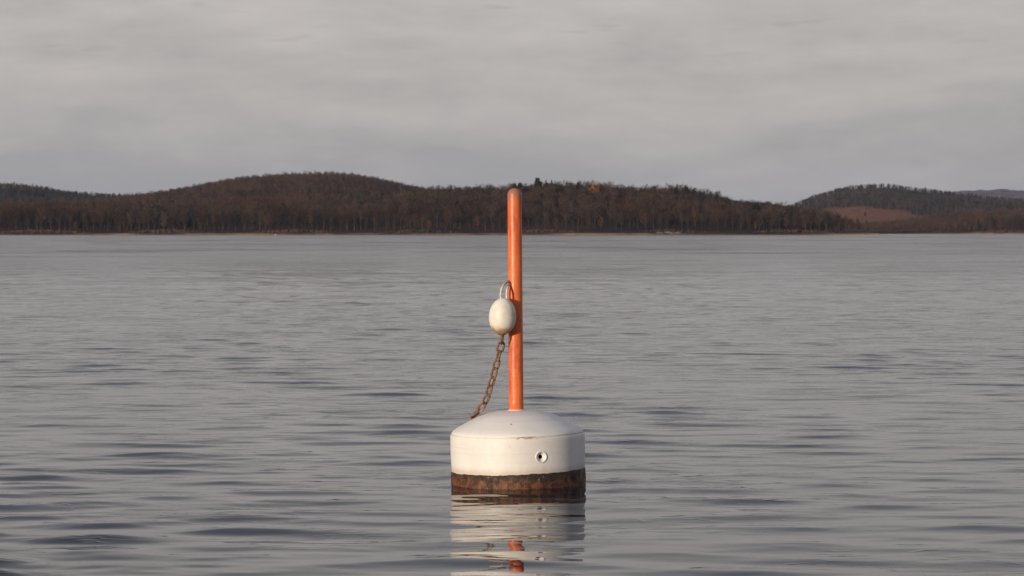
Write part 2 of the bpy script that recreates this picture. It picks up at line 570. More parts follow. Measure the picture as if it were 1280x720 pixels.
def bare_tree_meshes(seed, h=15.0, spread=0.30, twigs=230, tw=0.085, crown_from=0.32, leafy=False):
    rr = random.Random(seed)
    TV, TF, CV, CF = [], [], [], []
    # trunk
    p = Vector((0, 0, -0.6)); pts = [p]
    lean = Vector((rr.uniform(-.05, .05), rr.uniform(-.05, .05), 0))
    n = 6
    for i in range(n):
        p = p + Vector((rr.uniform(-.25, .25), rr.uniform(-.25, .25), h * 0.86 / n)) + lean
        pts.append(p)
    r0 = 0.20
    for i in range(n):
        seg_prism(TV, TF, pts[i], pts[i + 1], r0 * (1 - i / n * 0.85), r0 * (1 - (i + 1) / n * 0.85), 5)

    def on_trunk(t):
        x = t * n
        i = min(int(x), n - 1)
        return pts[i].lerp(pts[i + 1], x - i)
    ends = []
    nl = 13
    for i in range(nl):
        t = crown_from + (1 - crown_from) * (i / nl) + rr.uniform(0, 0.05)
        b = on_trunk(min(t, 0.98))
        az = i * 2.4 + rr.uniform(-.5, .5)
        L = h * spread * (0.55 + 0.75 * math.sin(math.pi * min(1, (t - crown_from) / (1 - crown_from) * 0.8 + 0.2))) * rr.uniform(0.75, 1.15)
        up = 0.75 + 0.5 * t
        d = Vector((math.cos(az), math.sin(az), up)).normalized()
        m_ = b + d * L * 0.55
        e = m_ + (d + Vector((rr.uniform(-.3, .3), rr.uniform(-.3, .3), 0.35))).normalized() * L * 0.5
        seg_prism(CV, CF, b, m_, 0.085, 0.055)
        seg_prism(CV, CF, m_, e, 0.055, 0.025)
        ends.append((b, m_, e))
        for j in range(3):
            s_ = b.lerp(m_, rr.uniform(.4, 1)) if j < 2 else m_.lerp(e, 0.5)
            d2 = Vector((rr.uniform(-1, 1), rr.uniform(-1, 1), rr.uniform(0.2, 1.2))).normalized()
            e2 = s_ + d2 * L * rr.uniform(.3, .5)
            seg_prism(CV, CF, s_, e2, 0.045, 0.02)
            ends.append((s_, s_.lerp(e2, .5), e2))
    for i in range(twigs):
        b, m_, e = rr.choice(ends)
        t = rr.random()
        s_ = b.lerp(m_, t * 2) if t < .5 else m_.lerp(e, t * 2 - 1)
        d = Vector((rr.gauss(0, .7), rr.gauss(0, .7), rr.uniform(-0.1, 1.3))).normalized()
        L = rr.uniform(0.7, 1.7)
        q = s_ + d * L
        sd = d.cross(Vector((rr.uniform(-1, 1), rr.uniform(-1, 1), rr.uniform(-1, 1)))).normalized()
        wd = tw * rr.uniform(.7, 1.4) * (3.2 if leafy else 1)
        k = len(CV)
        md = s_.lerp(q, 0.6)
        CV += [tuple(s_), tuple(md + sd * wd), tuple(q), tuple(md - sd * wd)]
        CF.append((k, k + 1, k + 2, k + 3))
    return (TV, TF), (CV, CF)


def conifer_meshes(seed, h=17.0, base_r=2.6, pw=0.8):
    rr = random.Random(seed)
    TV, TF, CV, CF = [], [], [], []
    seg_prism(TV, TF, Vector((0, 0, -.6)), Vector((rr.uniform(-.1, .1), 0, h * .98)), 0.22, 0.03, 5)
    nw = 20
    for i in range(nw):
        z = h * (0.12 + 0.87 * i / nw)
        rad = base_r * (1 - i / nw) ** pw * rr.uniform(.75, 1.15) + 0.22
        for j in range(9):
            if rr.random() < 0.1: continue
            az = j * 2 * math.pi / 9 + rr.uniform(-.3, .3)
            R_ = rad * rr.uniform(.7, 1.15)
            d = Vector((math.cos(az), math.sin(az), 0)); s = Vector((-d.y, d.x, 0))
            z0 = z + rr.uniform(-.2, .2)
            for w_, tilt in ((0.42, .15), (0.25, .5)):
                k = len(CV)
                o = Vector((0, 0, z0))
                CV += [tuple(o), tuple(o + d * R_ * .55 + s * w_ * R_ * .6 + Vector((0, 0, -.15 + tilt))),
                       tuple(o + d * R_ + Vector((0, 0, -.35 * R_ * .5 + tilt * .5))),
                       tuple(o + d * R_ * .55 - s * w_ * R_ * .6 + Vector((0, 0, -.3 - tilt)))]
                CF.append((k, k + 1, k + 2, k + 3))
    return (TV, TF), (CV, CF)


KINDS = {}


def make_kind(key, meshes, bark, crown):
    (tv, tf), (cv, cf) = meshes
    KINDS[key] = (mesh_np(key + '_trunk', tv, tf, bark), mesh_np(key + '_crown', cv, cf, crown))


for i in range(5):
    make_kind(f'bare{i}', bare_tree_meshes(20 + i, 15 + (i % 3) * .8, 0.24 + 0.03 * (i % 3), 260, 0.085, 0.26 + 0.05 * (i % 3)), M_BARK, M_TWIG)
make_kind('pale0', bare_tree_meshes(41, 15.5, 0.20, 150, 0.075, 0.45), M_BARK_PALE, M_TWIG)
make_kind('pale1', bare_tree_meshes(42, 14.0, 0.22, 170, 0.075, 0.40), M_BARK_PALE, M_TWIG)
make_kind('russet0', bare_tree_meshes(51, 12.5, 0.30, 330, 0.10, 0.18), M_BARK, M_TWIG_RED)
make_kind('orange0', bare_tree_meshes(61, 14.5, 0.30, 420, 0.09, 0.22, leafy=True), M_BARK, M_ORANGE)
make_kind('conifer0', conifer_meshes(71), M_BARK, M_NEEDLE)
make_kind('conifer1', conifer_meshes(72, 15.5, 1.7), M_BARK, M_NEEDLE)
make_kind('conifer2', conifer_meshes(73, 17.0, 3.6), M_BARK, M_NEEDLE)
make_kind('conifer3', conifer_meshes(74, 16.0, 4.3, 0.42), M_BARK, M_NEEDLE)
KLIST = list(KINDS)


NAMES = {'bare': 'bare_tree', 'pale': 'pale_trunked_tree', 'russet': 'russet_tree', 'orange': 'orange_leaved_tree', 'conifer': 'conifer'}
KIND_PROTO = {}


def place_tree(kind, x, y, label, group=None, scale=1.0, rz=None, zs=1.0):
    z = float(terrain_h(np.array([x]), np.array([y]))[0])
    base = kind.rstrip('0123456789')
    e = link(NAMES[base], None)
    e.empty_display_size = 1
    e.location = (x, y, z)
    e.rotation_euler = (0, 0, rng.uniform(0, 6.28) if rz is None else rz)
    if group and 'shore' in group:
        scale *= float(tree_factor('near' if y < 1500 else 'rshore', np.array([x]))[0])
    e.scale = (scale, scale, scale * zs)
    t = link('trunk', KINDS[kind][0], e)
    c = link('crown', KINDS[kind][1], e)
    if kind not in KIND_PROTO: KIND_PROTO[kind] = (t, c)
    tag(e, label, 'tree', group)
    return e


# --- woods on the far shore: front row, each tree a thing of its own
def shore_y(x, key='near'):
    y0 = RIDGES[key]['y0'] + float(vnoise(np.array([x]), np.array([0.0]), 11, 90)[0]) * 5
    if key == 'near': y0 += min(max((x - 60) / 100, 0), 1) * 14
    return y0


occupied = []
n_front = 0
x = -262.0
while x < 150:
    px = 640 + x / 1205 * FPX
    y = shore_y(x) + rng.uniform(5, 16)
    r = rng.random()
    if 415 < px < 640 and r < 0.42:
        place_tree('pale%d' % rng.integers(0, 2), x, y, 'slender bare tree with a pale trunk on the far shore left of the orange pole',
                   'pale-trunked bare trees lining the far shore', rng.uniform(.55, .74))
    elif r > 0.93:
        place_tree('russet0', x, y, 'short bushy russet tree in the front row of the wood on the far shore',
                   'russet bushy trees lining the far shore', rng.uniform(.35, .55))
    else:
        side = 'left of' if px < 645 else 'right of'
        place_tree('bare%d' % rng.integers(0, 5), x, y, f'bare grey-brown tree in the front row of the far shore {side} the pole',
                   f'bare trees lining the far shore {side} the pole', rng.uniform(.50, 0.72))
    occupied.append((x, y))
    x += rng.uniform(2.2, 4.6)
x = 212.0
while x < 350:
    y = shore_y(x, 'rshore') + rng.uniform(5, 16)
    r = rng.random()
    if r < 0.12:
        place_tree('pale%d' % rng.integers(0, 2), x, y, 'bare tree with a pale trunk on the low right-hand shore below the round hill',
                   'pale-trunked trees on the right-hand shore', rng.uniform(.46, .68))
    else:
        place_tree('bare%d' % rng.integers(0, 5) if r < .8 else 'russet0', x, y, 'bare brownish tree on the low right-hand shore below the round hill',
                   'bare trees on the low right-hand shore', rng.uniform(.46, .68))
    occupied.append((x, y))
    x += rng.uniform(3, 6)

# --- skyline trees of the middle headland
def sky_tree(kind, px, y, label, group=None, ytop=None, rz=None, dist=None):
    """ytop: row the tree top reaches"""
    d = dist or 1330
    X = px_x(px, d)
    z = float(terrain_h(np.array([X]), np.array([float(d)]))[0])
    base_h = KINDS[kind][1].vertices
    top = max(v.co.z for v in base_h)
    if ytop is not None:
        want = (HOR - ytop) * d / FPX + CAM_H
        sc = max(0.35, (want - z) / top)
    else:
        sc = rng.uniform(.85, 1.05)
    occupied.append((X, float(d)))
    return place_tree(kind, X, float(d), label, group, sc, rz)


sky_tree('conifer3', 643, 0, 'dark evergreen whose top shows just behind the tip of the orange pole', ytop=229)
sky_tree('conifer3', 672, 0, 'broad dark evergreen standing highest on the skyline right of the orange pole', ytop=222)
sky_tree('conifer3', 650, 0, 'dark rounded evergreen on the skyline touching the right edge of the orange pole', ytop=228, dist=1326)
sky_tree('conifer1', 682.5, 0, 'narrow dark conifer beside the broad evergreen, first of the close pair on its right', ytop=224.5)
sky_tree('conifer1', 689.5, 0, 'narrow dark conifer beside the broad evergreen, second of the close pair on its right', ytop=224.5)
sky_tree('conifer2', 663, 0, 'small dark conifer between the orange pole and the broad evergreen on the skyline', ytop=231, dist=1322)
sky_tree('conifer3', 701, 0, 'dark spreading evergreen lower on the skyline left of the rounded grey crown', ytop=232, dist=1324)
sky_tree('bare1', 714, 0, 'rounded dense grey crown on the skyline left of the orange-leaved tree', ytop=225)
sky_tree('orange0', 743, 0, 'orange-leaved tree on the skyline, the brightest crown of the headland', ytop=230, dist=1296)
sky_tree('orange0', 753, 0, 'yellowish smaller leafy tree touching the orange-leaved tree on its right', ytop=233, dist=1302)
for px, yt, dd in ((655, 235, 1312), (666, 238, 1300), (679, 234, 1314), (688, 240, 1304), (696, 236, 1312), (710, 239, 1306), (722, 234, 1316)):
    sky_tree('conifer3', px, 0, 'dark rounded evergreen just below the crest to the right of the orange pole',
             'dark evergreens just below the crest right of the pole', ytop=yt, dist=float(dd))
sky_tree('russet0', 789, 0, 'small rust-red crown on the skyline right of the orange-leaved tree', ytop=236, dist=1300)
for px, yt in ((818, 232), (832, 234), (846, 230), (857, 231), (868, 235), (880, 238), (888, 240), (897, 243), (905, 245), (909, 246)):
    sky_tree('conifer%d' % rng.integers(0, 2), px, 0, 'small dark conifer in the row descending the right end of the headland skyline',
             'small conifers descending the right end of the headland', ytop=yt + rng.uniform(-1, 1), dist=float(1325 + rng.uniform(-10, 10)))
px = 548.0
while px < 985:
    yt = float(np.interp(px, [548, 600, 640, 680, 740, 770, 800, 850, 880, 905, 920, 960, 985], [232, 231, 231, 228, 226, 229, 232, 230, 236, 244, 249, 252, 257]))
    side = 'left' if px < 645 else 'right'
    sky_tree('bare%d' % rng.integers(0, 5), px, 0, f'bare tree with see-through twigs on the headland skyline {side} of the orange pole',
             f'bare skyline trees {side} of the pole', ytop=yt + rng.uniform(-4, 3.0), dist=float(1332 + rng.uniform(-12, 12)))
    px += rng.uniform(6, 12)

# --- the rest of the woods: beyond counting
for k in KLIST:            # every kind is used as a thing at least once
    assert k in KIND_PROTO or k in ('russet0', 'bare0'), k


def scatter(key, xr, yr, spacing, smin, smax, mix, clear=None):
    xs = np.arange(xr[0], xr[1], spacing)
    ys = np.arange(yr[0], yr[1], spacing)
    X, Y = np.meshgrid(xs, ys)
    X = X + rng.uniform(-.5, .5, X.shape) * spacing
    Y = Y + rng.uniform(-.5, .5, Y.shape) * spacing
    X, Y = X.ravel(), Y.ravel()
    Z = terrain_h(X, Y)
    own = ridge_h(key, X, Y)
    ok = (Z > 0.7) & (Z - own < 0.5) & (np.abs(X) < Y * 0.37)
    if clear is not None: ok &= clear(X, Y)
    X, Y, Z = X[ok], Y[ok], Z[ok]
    sc = rng.uniform(smin, smax, len(X)) * tree_factor(key, X)
    pr = np.array([mix.get(k, 0) for k in KLIST], float)
    if callable(mix.get('fn')): kinds = mix['fn'](X, Y)
    else: kinds = rng.choice(len(KLIST), len(X), p=pr / pr.sum())
    return X, Y, Z, sc, kinds


BARE = {'bare0': .2, 'bare1': .2, 'bare2': .2, 'bare3': .19, 'bare4': .19, 'russet0': .03}


def near_clear(X, Y):
    o = np.ones(len(X), bool)
    sy = RIDGES['near']['y0'] + vnoise(X, X * 0, 11, 90) * 5 + np.clip((X - 60) / 100, 0, 1) * 14
    o &= (Y > sy + 15)
    return o


def right_clear(X, Y):
    d = np.hypot((X - 362) / 80, (Y - 2680) / 400)
    return (d + vnoise(X, Y, 9, 60) * 0.15 > 0.95) | (rng.random(len(X)) < 0.015)


parts = [
    scatter('near', (-520, 200), (1205, 1440), 4.3, .52, .72, dict(BARE, pale0=.02, conifer0=.006, conifer3=.012, russet0=.09), near_clear),
    scatter('rshore', (120, 560), (1612, 2000), 5.6, .46, .68, dict(BARE, russet0=.12, conifer0=.01, pale1=.03)),
    scatter('left', (-880, 260), (1500, 2400), 5.4, .38, .56, dict(BARE, russet0=.50, conifer0=.03)),  # extra russet crowns put this hill's warm sunlight into the tree colour
    scatter('farleft', (-1110, -100), (2250, 3060), 7.2, .32, .44, dict(BARE, conifer3=.15)),
    scatter('right', (180, 1100), (2300, 3680), 6.8, .28, .43, dict(BARE, conifer3=.35), right_clear),
]
PX = np.concatenate([p[0] for p in parts]); PY = np.concatenate([p[1] for p in parts]); PZ = np.concatenate([p[2] for p in parts])
PS = np.concatenate([p[3] for p in parts]); PK = np.concatenate([p[4] for p in parts])
occ = np.array(occupied)
keep = np.ones(len(PX), bool)
nearmask = PY < 1420
for ox, oy in occ:
    keep &= ~(nearmask & (np.hypot(PX - ox, PY - oy) < 1.8))
PX, PY, PZ, PS, PK = PX[keep], PY[keep], PZ[keep], PS[keep], PK[keep]
print('wood points', len(PX))


def build_wood():
    me = bpy.data.meshes.new('woodland')
    n = len(PX)
    me.vertices.add(n)
    me.vertices.foreach_set('co', np.stack([PX, PY, PZ], 1).astype(np.float32).ravel())
    for nm, typ, val in (('kind_index', 'INT', PK.astype(np.int32)), ('turn', 'FLOAT', rng.uniform(0, 6.28, n).astype(np.float32)),
                         ('size', 'FLOAT', PS.astype(np.float32))):
        a = me.attributes.new(nm, typ, 'POINT')
        a.data.foreach_set('value', val)
    o = link('woodland', me)
    tag(o, 'leafless brown woodland covering the far shore and the hills behind', kind='stuff')
    g = bpy.data.node_groups.new('woodland', 'GeometryNodeTree')
    g.interface.new_socket('Geometry', in_out='INPUT', socket_type='NodeSocketGeometry')
    g.interface.new_socket('Geometry', in_out='OUTPUT', socket_type='NodeSocketGeometry')
    T = NT(g)
    gi = T.node('NodeGroupInput'); go = T.node('NodeGroupOutput')
    k_at = T.node('GeometryNodeInputNamedAttribute', {'Name': 'kind_index'}, data_type='INT')
    r_at = T.node('GeometryNodeInputNamedAttribute', {'Name': 'turn'}, data_type='FLOAT')
    s_at = T.node('GeometryNodeInputNamedAttribute', {'Name': 'size'}, data_type='FLOAT')
    rot = T.node('ShaderNodeCombineXYZ', {2: r_at.outputs[0]})
    jn = T.node('GeometryNodeJoinGeometry')
    for i, k in enumerate(KLIST):
        if not (PK == i).any() or k not in KIND_PROTO: continue
        cmp_ = T.node('FunctionNodeCompare', data_type='INT', operation='EQUAL')
        T.put(cmp_.inputs[2], k_at.outputs[0]); cmp_.inputs[3].default_value = i
        for ob in KIND_PROTO[k]:
            oi = T.node('GeometryNodeObjectInfo', transform_space='ORIGINAL')
            oi.inputs[0].default_value = ob
            ip = T.node('GeometryNodeInstanceOnPoints', {'Points': gi.outputs[0], 'Selection': cmp_.outputs[0], 'Instance': oi.outputs['Geometry'],
                                                         'Rotation': rot.outputs[0], 'Scale': s_at.outputs[0]})
            T.l.new(ip.outputs[0], jn.inputs[0])
    T.put(go.inputs[0], jn.outputs[0])
    md = o.modifiers.new('woodland', 'NODES')
    md.node_group = g


build_wood()


# --- undergrowth and reeds along the bank
def build_reeds():
    rr = random.Random(3)
    V, F = [], []
    m, n, b = new_mat('dead_reeds')
    pos = n.node('ShaderNodeNewGeometry').outputs['Position']
    a = n.noise(n.mapping(pos, (0.06, 0.06, 0.06)), 1.0, 3, 0.6)
    n.put(b.inputs['Base Color'], n.mix(n.ramp(a, .4, .6), (0.085, 0.045, 0.034), (0.045, 0.03, 0.026)))
    b.inputs['Roughness'].default_value = 1
    for i in range(5200):
        key = 'near' if rr.random() < .75 else 'rshore'
        x = rr.uniform(-330, 165) if key == 'near' else rr.uniform(205, 440)
        y = shore_y(x, key) + rr.uniform(2.0, 12)
        z = float(terrain_h(np.array([x]), np.array([y]))[0]) - .05 if False else 0.45
        h = rr.uniform(0.4, 1.5) * (1.0 + 0.6 * math.sin(x * 0.11))
        k = len(V)
        a_ = rr.uniform(-.7, .7); wd = rr.uniform(.25, .8)
        dx, dy = math.cos(a_) * wd, math.sin(a_) * wd
        V += [(x - dx, y - dy, z), (x + dx, y + dy, z), (x + dx * .7 + rr.uniform(-.3, .3), y, z + h), (x - dx * .5, y, z + h * .8)]
        F.append((k, k + 1, k + 2, k + 3))
    tag(link('undergrowth', mesh_np('undergrowth', V, F, m)), 'brown undergrowth and dead reeds along the foot of the woods', kind='stuff')


build_reeds()


# --- pale boulders at the foot of the headland
def boulder_mesh(seed):
    rr = random.Random(seed)
    bm = bmesh.new()
    bmesh.ops.create_icosphere(bm, subdivisions=2, radius=1)
    for v in bm.verts:
        v.co *= 1 + rr.uniform(-.22, .18)
        v.co.z = max(v.co.z, -.4)
    me = bpy.data.meshes.new('boulder'); bm.to_mesh(me); bm.free()
    return me


mb_, nb_, bb_ = new_mat('pale_stone')
posb = nb_.node('ShaderNodeNewGeometry').outputs['Position']
nb_.put(bb_.inputs['Base Color'], nb_.mix(nb_.noise(posb, 1.5, 4, .6), (0.10, 0.085, 0.08), (0.22, 0.19, 0.175)))
bb_.inputs['Roughness'].default_value = .95
bl = [('flat pale boulder at the headland foot, leftmost of the low rock row', 822, 1.9, .5),
      ('larger pale boulder in the middle of the low rock row at the headland foot', 835, 2.6, .8),
      ('pale boulder at the headland foot, rightmost of the low rock row', 846, 1.8, .6)]
for i, (lab, px, sx, sz) in enumerate(bl):
    me = boulder_mesh(80 + i); me.materials.append(mb_)
    o = link('boulder', me)
    X = px_x(px, 1215)
    o.location = (X, shore_y(X) + 2.2, .75); o.scale = (sx, .9, sz)
    tag(o, lab, 'boulder', 'pale boulders at the headland foot')


# ------------------------------------------------------------------ far marker buoy
def paint(name, col, rough=.4):
    m, n, b = new_mat(name)
    pos = n.node('ShaderNodeTexCoord').outputs['Object']
    a = n.noise(pos, 6, 4, .6)
    n.put(b.inputs['Base Color'], n.mix(n.ramp(a, .45, .75, 0, .35), col, tuple(c * .6 for c in col)))
    b.inputs['Roughness'].default_value = rough
    return m


my = paint('yellow_paint', (0.75, 0.48, 0.12))
d = 1040.0
e = link('marker_buoy', None); e.location = (px_x(344.6, d), d, 0)
tag(e, 'tiny yellow marker buoy afloat close to the far shore at left', 'buoy')
v, f = lathe([(0, -.25), (.28, -.2), (.34, 0), (.30, .22), (.12, .34), (0, .36)], 20)
link('float_body', mesh_np('float_body', v, f, my, True), e)
v, f = tube([(0, 0, .33), (0, 0, .62)], .05, 8)
link('post', mesh_np('post', v, f, my, True), e)


# ------------------------------------------------------------------ the white mooring buoy
def white_hull_material(name, dome=False):
    m, n, b = new_mat(name)
    tc = n.node('ShaderNodeTexCoord').outputs['Object']
    s = n.node('ShaderNodeSeparateXYZ', {0: tc})
    z = s.outputs[2]
    ang = n.math('ARCTAN2', s.outputs[0], n.math('MULTIPLY', s.outputs[1], -1.0))   # 0 faces the camera, + to the right
    col = n.mix(n.ramp(n.noise(tc, 3.0, 5, .6), .35, .7), (0.80, 0.79, 0.775), (0.73, 0.715, 0.70))
    # faint brushed bands round the drum
    col = n.mix(n.ramp(n.noise(n.mapping(tc, (1.2, 1.2, 70)), 1.0, 3, .6), .48, .75, 0, .30), col, (0.62, 0.58, 0.53))
    sc_ = n.noise(n.mapping(tc, (9, 9, 16)), 1.0, 6, .72, 1.2)
    col = n.mix(n.ramp(sc_, .58, .70, 0, .35), col, (0.55, 0.50, 0.45))
    # dirt specks and hairline scratches
    sp = n.noise(tc, 55, 3, .7)
    col = n.mix(n.ramp(sp, .70, .76, 0, .55), col, (0.30, 0.24, 0.19))
    col = n.mix(n.ramp(n.noise(n.mapping(tc, (30, 30, 5)), 1.0, 4, .65), .62, .80, 0, .30), col, (0.52, 0.46, 0.40))
    # chipped, rusty seam a little right of the middle
    zc = n.math('ABSOLUTE', n.math('SUBTRACT', z, 0.325))
    chip = n.noise(n.mapping(tc, (34, 34, 150)), 1.0, 4, .75)
    am = n.math('SUBTRACT', 1.0, n.math('MULTIPLY', n.math('ABSOLUTE', n.math('SUBTRACT', ang, .17)), 3.6), clamp=True)
    cm = n.math('MULTIPLY', n.ramp(zc, .003, .011, 1, 0), n.ramp(n.math('ADD', chip, n.math('MULTIPLY', am, .20)), .63, .68))
    cm = n.math('MULTIPLY', cm, n.ramp(am, 0.0, .25))
    col = n.mix(n.math('MULTIPLY', cm, .8), col, (0.34, 0.22, 0.13))
    # a fine grey line painting the crease shadow under the shoulder
    gl = n.math('MULTIPLY', n.ramp(n.math('ABSOLUTE', n.math('SUBTRACT', z, 0.3265)), .0, .004, 1, 0), n.ramp(n.noise(n.mapping(tc, (4, 4, 4)), 1.0, 3, .6), 0.4, .6, .03, .28))
    col = n.mix(gl, col, (0.36, 0.30, 0.25))
    if dome:
        dd = n.node('ShaderNodeVectorMath', {0: tc, 1: (-0.038, -0.311, 0.409)}, operation='DISTANCE').outputs['Value']
        dd = n.math('ADD', dd, n.math('MULTIPLY', n.noise(tc, 120, 2, .5), .012))
        col = n.mix(n.ramp(dd, .0125, .018, .9, 0), col, (0.12, 0.07, 0.04))
        # drips from the foot of the pole
        rr_ = n.math('SQRT', n.math('ADD', n.math('MULTIPLY', s.outputs[0], s.outputs[0]), n.math('MULTIPLY', s.outputs[1], s.outputs[1])))
        st = n.noise(n.node('ShaderNodeCombineXYZ', {0: n.math('MULTIPLY', ang, 6.0), 1: n.math('MULTIPLY', rr_, 2.0)}), 1.0, 4, .7)
        col = n.mix(n.math('MULTIPLY', n.ramp(st, .5, .75), n.ramp(rr_, .05, .30, .35, .0)), col, (0.42, 0.30, 0.22))
    else:
        # yellowed stain creeping up from the waterline
        tm = n.math('ADD', z, n.math('MULTIPLY', n.noise(n.mapping(tc, (14, 14, 3)), 1.0, 4, .6), -.05))
        col = n.mix(n.ramp(tm, .075, .125, .55, 0), col, (0.46, 0.35, 0.23))
    n.put(b.inputs['Base Color'], col)
    n.put(b.inputs['Roughness'], n.ramp(n.noise(tc, 9, 3, .6), .3, .7, .42, .62))
    b.inputs['Specular IOR Level'].default_value = .35
    h = n.math('ADD', n.math('MULTIPLY', n.noise(tc, 40, 4, .6), .0012), n.math('MULTIPLY', n.noise(n.mapping(tc, (2, 2, 45)), 1.0, 3, .6), .0004))
    h = n.math('ADD', h, n.math('MULTIPLY', cm, -.002))
    bp = n.node('ShaderNodeBump', {'Height': h, 'Strength': .8, 'Distance': 1.0})
    n.put(b.inputs['Normal'], bp.outputs[0])
    return m


def band_material():
    m, n, b = new_mat('rusty_algae_crust')
    tc = n.node('ShaderNodeTexCoord').outputs['Object']
    z = n.node('ShaderNodeSeparateXYZ', {0: tc}).outputs[2]
    streak = n.noise(n.mapping(tc, (22, 22, 16)), 1.0, 6, .78)
    big = n.noise(n.mapping(tc, (7, 7, 3)), 1.0, 3, .6)
    zz = n.math('ADD', z, n.math('MULTIPLY', n.math('SUBTRACT', streak, .5), .13))
    zz = n.math('ADD', zz, n.math('MULTIPLY', n.math('SUBTRACT', big, .5), .13))
    rust = n.mix(n.ramp(streak, .40, .60), (0.17, 0.060, 0.018), (0.036, 0.016, 0.009))
    dark = n.mix(n.ramp(n.noise(tc, 60, 3, .6), .4, .6), (0.013, 0.009, 0.007), (0.045, 0.022, 0.012))
    col = n.mix(n.ramp(zz, .035, .085), rust, dark)
    col = n.mix(n.ramp(n.noise(tc, 75, 2, .5), .70, .74), col, (0.42, 0.30, 0.19))
    n.put(b.inputs['Base Color'], col)
    n.put(b.inputs['Roughness'], n.ramp(streak, .3, .7, .35, .8))
    h = n.math('ADD', n.math('MULTIPLY', n.noise(tc, 70, 4, .7), .006), n.math('MULTIPLY', streak, .005))
    bp = n.node('ShaderNodeBump', {'Height': h, 'Strength': .9, 'Distance': 1.0})
    n.put(b.inputs['Normal'], bp.outputs[0])
    return m


def orange_material():
    m, n, b = new_mat('orange_pole_paint')
    tc = n.node('ShaderNodeTexCoord').outputs['Object']
    z = n.node('ShaderNodeSeparateXYZ', {0: tc}).outputs[2]
    st = n.noise(n.mapping(tc, (22, 22, 3.2)), 1.0, 5, .65)
    bl_ = n.noise(n.mapping(tc, (12, 12, 6)), 1.0, 4, .6)
    col = n.mix(n.ramp(st, .35, .68), (0.82, 0.21, 0.055), (0.66, 0.12, 0.035))
    col = n.mix(n.ramp(bl_, .55, .75, 0, .6), col, (0.84, 0.27, 0.115))
    wz = n.noise(n.mapping(tc, (16, 16, 4.5), (0, 0, 0), (3, 1, 8)), 1.0, 4, .65)
    col = n.mix(n.ramp(wz, .50, .66, 0, .75), col, (0.50, 0.075, 0.028))
    # dull scuffs and dark spots
    col = n.mix(n.ramp(n.noise(n.mapping(tc, (30, 30, 14)), 1.0, 4, .7), .62, .78, 0, .6), col, (0.34, 0.075, 0.035))
    # tip turning a duller, darker brown
    col = n.mix(n.ramp(n.math('ADD', z, n.math('MULTIPLY', st, .08)), 1.81, 1.885, 0, .85), col, (0.30, 0.15, 0.11))
    col = n.mix(n.ramp(n.noise(n.mapping(tc, (48, 48, 26)), 1.0, 3, .7), .66, .74, 0, .75), col, (0.22, 0.06, 0.035))
    n.put(b.inputs['Base Color'], col)
    n.put(b.inputs['Roughness'], n.ramp(bl_, .3, .7, .34, .50))
    h = n.math('ADD', n.math('MULTIPLY', n.noise(tc, 60, 4, .6), .0012), n.math('MULTIPLY', n.noise(tc, 14, 3, .6), .0015))
    bp = n.node('ShaderNodeBump', {'Height': h, 'Strength': .8, 'Distance': 1.0})
    n.put(b.inputs['Normal'], bp.outputs[0])
    return m


def rust_material(name='rusty_iron'):
    m, n, b = new_mat(name)
    tc = n.node('ShaderNodeNewGeometry').outputs['Position']
    a = n.noise(tc, 60, 4, .65)
    col = n.mix(n.ramp(a, .35, .65), (0.31, 0.165, 0.088), (0.10, 0.055, 0.037))
    col = n.mix(n.ramp(n.noise(tc, 25, 3, .6), .55, .7), col, (0.38, 0.21, 0.13))
    n.put(b.inputs['Base Color'], col)
    b.inputs['Roughness'].default_value = .75
    bp = n.node('ShaderNodeBump', {'Height': n.noise(tc, 220, 3, .6), 'Strength': .5, 'Distance': .002})
    n.put(b.inputs['Normal'], bp.outputs[0])
    return m


M_RUST = rust_material()
P = BD / FPX                      # metres per photograph pixel at the buoy
buoy = link('mooring_buoy', None)
buoy.location = (BX, BD, 0)
buoy.rotation_euler = (0, R(-1.3), 0)
tag(buoy, 'white round mooring buoy with a brown waterline and an upright orange pole', 'buoy')
ZS = 0.327      # shoulder height
ZP = 0.100      # top of the brown band

# drum with a real recess for the side fitting is cut by a boolean at build time
pr = [(0, -.28), (RB - .06, -.28), (RB - .02, -.25), (RB - .006, -.2), (RB - .006, -.05)]
pr += [(RB - .004, ZP - .03), (RB - .002, ZP + .03), (RB, ZP + .1), (RB, ZS - .03), (RB - .0005, ZS - .012), (RB - .003, ZS - .004), (RB - .0065, ZS)]
v, f = lathe(pr + [(RB - .03, ZS + .002), (0, ZS + .002)], 160)
drum = link('drum', mesh_np('drum', v, f, white_hull_material('white_drum_paint'), True), buoy)
# dome
dp = [(83.8, 0.0), (83.2, 1.8), (81.6, 3.9), (78.5, 6.1), (74, 8.9), (68, 12.2), (60, 16.3), (52, 20), (44, 23), (36, 25.3), (28, 26.9), (20, 27.9), (12, 28.3), (8, 28.4)]
prof_d = [((r * P) * (RB / (84 * P)) - .0052, ZS + .0005 + zz * P * 1.0) for r, zz in dp]
prof_d.append((0, prof_d[-1][1] + .0005))
prof_d.insert(0, (prof_d[0][0] - .02, ZS - .004))
v, f = lathe(prof_d, 160)
dome = link('dome', mesh_np('dome', v, f, white_hull_material('white_dome_paint', True), True), buoy)
ZT = prof_d[-1][1]

